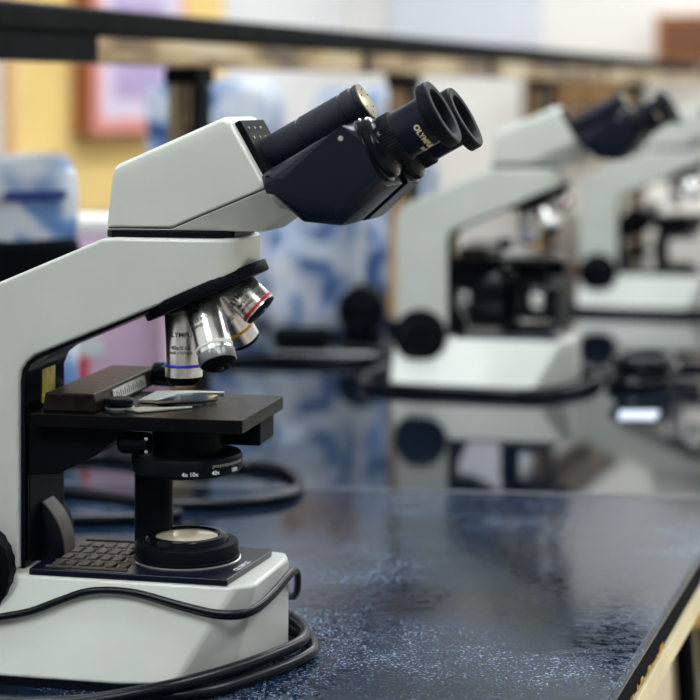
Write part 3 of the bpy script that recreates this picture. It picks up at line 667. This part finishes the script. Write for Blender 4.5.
quad_struct('wall_left', [rp(A0, B1, 0), rp(A1, B1, 0), rp(A1, B1, HC), rp(A0, B1, HC)], bl, M['wallwarm'])
quad_struct('wall_back', [rp(A1, B0, 0), rp(A1, B1, 0), rp(A1, B1, HC), rp(A1, B0, HC)], bu, M['wall'])
quad_struct('wall_right', [rp(A0, B0, 0), rp(A1, B0, 0), rp(A1, B0, HC), rp(A0, B0, HC)], bR, M['walldark'])
quad_struct('wall_front', [rp(A0, B0, 0), rp(A0, B1, 0), rp(A0, B1, HC), rp(A0, B0, HC)], -bu, M['walldark'])
def wall_box(name, a0, a1, b0, b1, z0, z1, m, parent=None, bev=.002):
    bm = bmesh.new(); prism(bm, [(p.x, p.y) for p in (rp(a0, b0, 0), rp(a1, b0, 0), rp(a1, b1, 0), rp(a0, b1, 0))], z0, z1, plane='xy')
    return obj(name, bm, m, parent, bevel=bev)
wall_box('baseboard_left', A0, A1 - .02, B1 - .015, B1, 0, .09, M['lip'])['kind'] = 'structure'
wall_box('baseboard_back', A1 - .015, A1, B0, B1 - .016, 0, .09, M['lip'])['kind'] = 'structure'
# yellow notice board with framed poster, left wall
nb = empty('notice_board', rp(4.7, B1 - .02, T + .05))
def at(par, o): o.location = -par.location; o.parent = par; return o
at(nb, wall_box('board', 4.10, 5.42, B1 - .03, B1 - .002, T + .05, T + 1.0, mat('yellow_board', (.78, .56, .20), .7, var=.08, vscale=4)))
at(nb, wall_box('board_edge', 4.075, 4.0995, B1 - .035, B1 - .002, T + .03, T + 1.02, mat('orange_wood_edge', (.80, .50, .24), .5)))
tag(nb, 'yellow notice board on the wall behind the shelf at the left', 'board')
ps = empty('framed_poster', rp(4.62, B1 - .05, T + .24))
at(ps, wall_box('frame', 4.385, 4.98, B1 - .090, B1 - .031, T + .255, T + .72, mat('shadow_brown_frame', (.30, .10, .04), .5)))  # brown frame side painted for the dark shadow left of the poster
at(ps, wall_box('red_border', 4.39, 4.975, B1 - .0925, B1 - .0902, T + .26, T + .715, mat('pale_red_border', (.75, .28, .24), .6)))
at(ps, wall_box('poster_sheet', 4.43, 4.94, B1 - .0945, B1 - .0927, T + .295, T + .68, mat('lilac_paper', (.68, .58, .72), .6)))
at(ps, wall_box('purple_print', 4.50, 4.82, B1 - .0958, B1 - .0947, T + .345, T + .62, mat('purple_print', (.42, .33, .55), .6, var=.25, vscale=30)))
tag(ps, 'lilac poster in a red frame hanging on the yellow board', 'poster')
# end wall: whiteboard, wooden cupboard and small wooden box
wb = empty('whiteboard', rp(A1 - .02, -.3, T + .55))
at(wb, wall_box('writing_surface', A1 - .02, A1 - .002, 1.521, 2.078, T + .54, T + 1.25, mat('bluish_whiteboard', (.66, .69, .76), .3)))
at(wb, wall_box('frame', A1 - .018, A1 - .001, 1.515, 2.084, T + .535, T + 1.255, mat('grey_board_frame', (.6, .6, .62), .4)))
tag(wb, 'pale bluish whiteboard high on the far wall above the shelf rail', 'whiteboard')
cb = empty('wall_cupboard', rp(A1 - .2, .0, T + .235))
M['cupwood'] = ramp_mat('brown_cupboard_wood', [(.35, (.10, .05, .02)), (.6, (.25, .13, .05)), (.8, (.36, .22, .10))], 5, .4, stretch=(1, 1, .2))
cb0, cb1 = 1.142, 1.503
at(cb, wall_box('carcass', A1 - .36, A1 - .002, cb0, cb1, T + .235, T + .425, M['cupwood']))
n = 3
for k in range(n):
    y0 = cb0 + (cb1 - cb0) * k / n + .006; y1 = cb0 + (cb1 - cb0) * (k + 1) / n - .006
    dr = at(cb, wall_box('door', A1 - .378, A1 - .3605, y0, y1, T + .25, T + .41, mat('amber_wood_door', (.20, .11, .04), .35, var=.7, vscale=10)))
    bm = bmesh.new(); q = rp(A1 - .379, y0 + .03, T + .30); lathe(bm, [(.008, 0), (.012, .006), (.010, .014), (0, .016)], q, -bu, 16); hk = obj('knob', bm, M['handle']); hk.parent = dr
tag(cb, 'dark brown wooden wall cupboard beyond the eyepieces of the middle microscope', 'cupboard')
wbx = empty('wall_cupboard', rp(A1 - .1, 0.984, T + .47))
at(wbx, wall_box('carcass', A1 - .12, A1 - .002, 0.828, 1.086, T + .475, T + .64, mat('orange_brown_frame', (.40, .17, .05), .4, var=.2, vscale=8)))
at(wbx, wall_box('front_panel', A1 - .126, A1 - .1205, 0.845, 1.065, T + .49, T + .625, mat('dark_brown_panel', (.15, .055, .02), .35)))
tag(wbx, 'small orange brown wooden wall cupboard at the top right corner', 'cupboard')

# ------------------------------------------------------------------ light: unseen ceiling panels along the room
M['panel'] = emit('lit_diffuser', (.90, .96, 1.0), 13.)
M['panelframe'] = mat('white_metal', (.8, .8, .8), .4)
k = 0
for a, b in ((-.7, .9), (-.7, -1.2), (1.6, .8), (1.6, -1.4), (3.7, .8), (3.7, -1.4), (5.7, .8), (5.7, -1.4)):  # the first pair is added to brighten the near microscope's flank
    if 1:
        r = empty('ceiling_light', rp(a, b, HC - .06), -TH)
        bm = bmesh.new(); box(bm, (-.32, -.62, .0), (.32, .62, .058)); obj('frame', bm, M['panelframe'], r, bevel=.004)
        bm = bmesh.new(); box(bm, (-.29, -.59, -.006), (.29, .59, -.0005)); obj('diffuser', bm, M['panel'], r)
        tag(r, 'unseen rectangular lit ceiling panel above the laboratory', 'ceiling light', 'ceiling panels')
wd = bpy.data.worlds.new('world'); bpy.context.scene.world = wd; wd.use_nodes = True
wd.node_tree.nodes['Background'].inputs['Color'].default_value = (.6, .7, .85, 1); wd.node_tree.nodes['Background'].inputs['Strength'].default_value = .3

# ------------------------------------------------------------------ camera
cam = bpy.data.cameras.new('camera'); co = bpy.data.objects.new('camera', cam); C.objects.link(co)
co.location = (0, 0, T + EYE); co.rotation_euler = (R(90), 0, 0)
cam.sensor_width = 36; cam.sensor_fit = 'HORIZONTAL'; cam.lens = 36 * 1900 / 700; cam.shift_y = -252 / 700
cam.clip_start = .02; cam.dof.use_dof = True; cam.dof.focus_distance = 1.16; cam.dof.aperture_fstop = 6.0; cam.dof.aperture_blades = 0
S = bpy.context.scene; S.camera = co
vs = S.view_settings; vs.view_transform = 'Standard'; vs.look = 'None'; vs.exposure = .45; vs.gamma = 1.; vs.use_curve_mapping = False
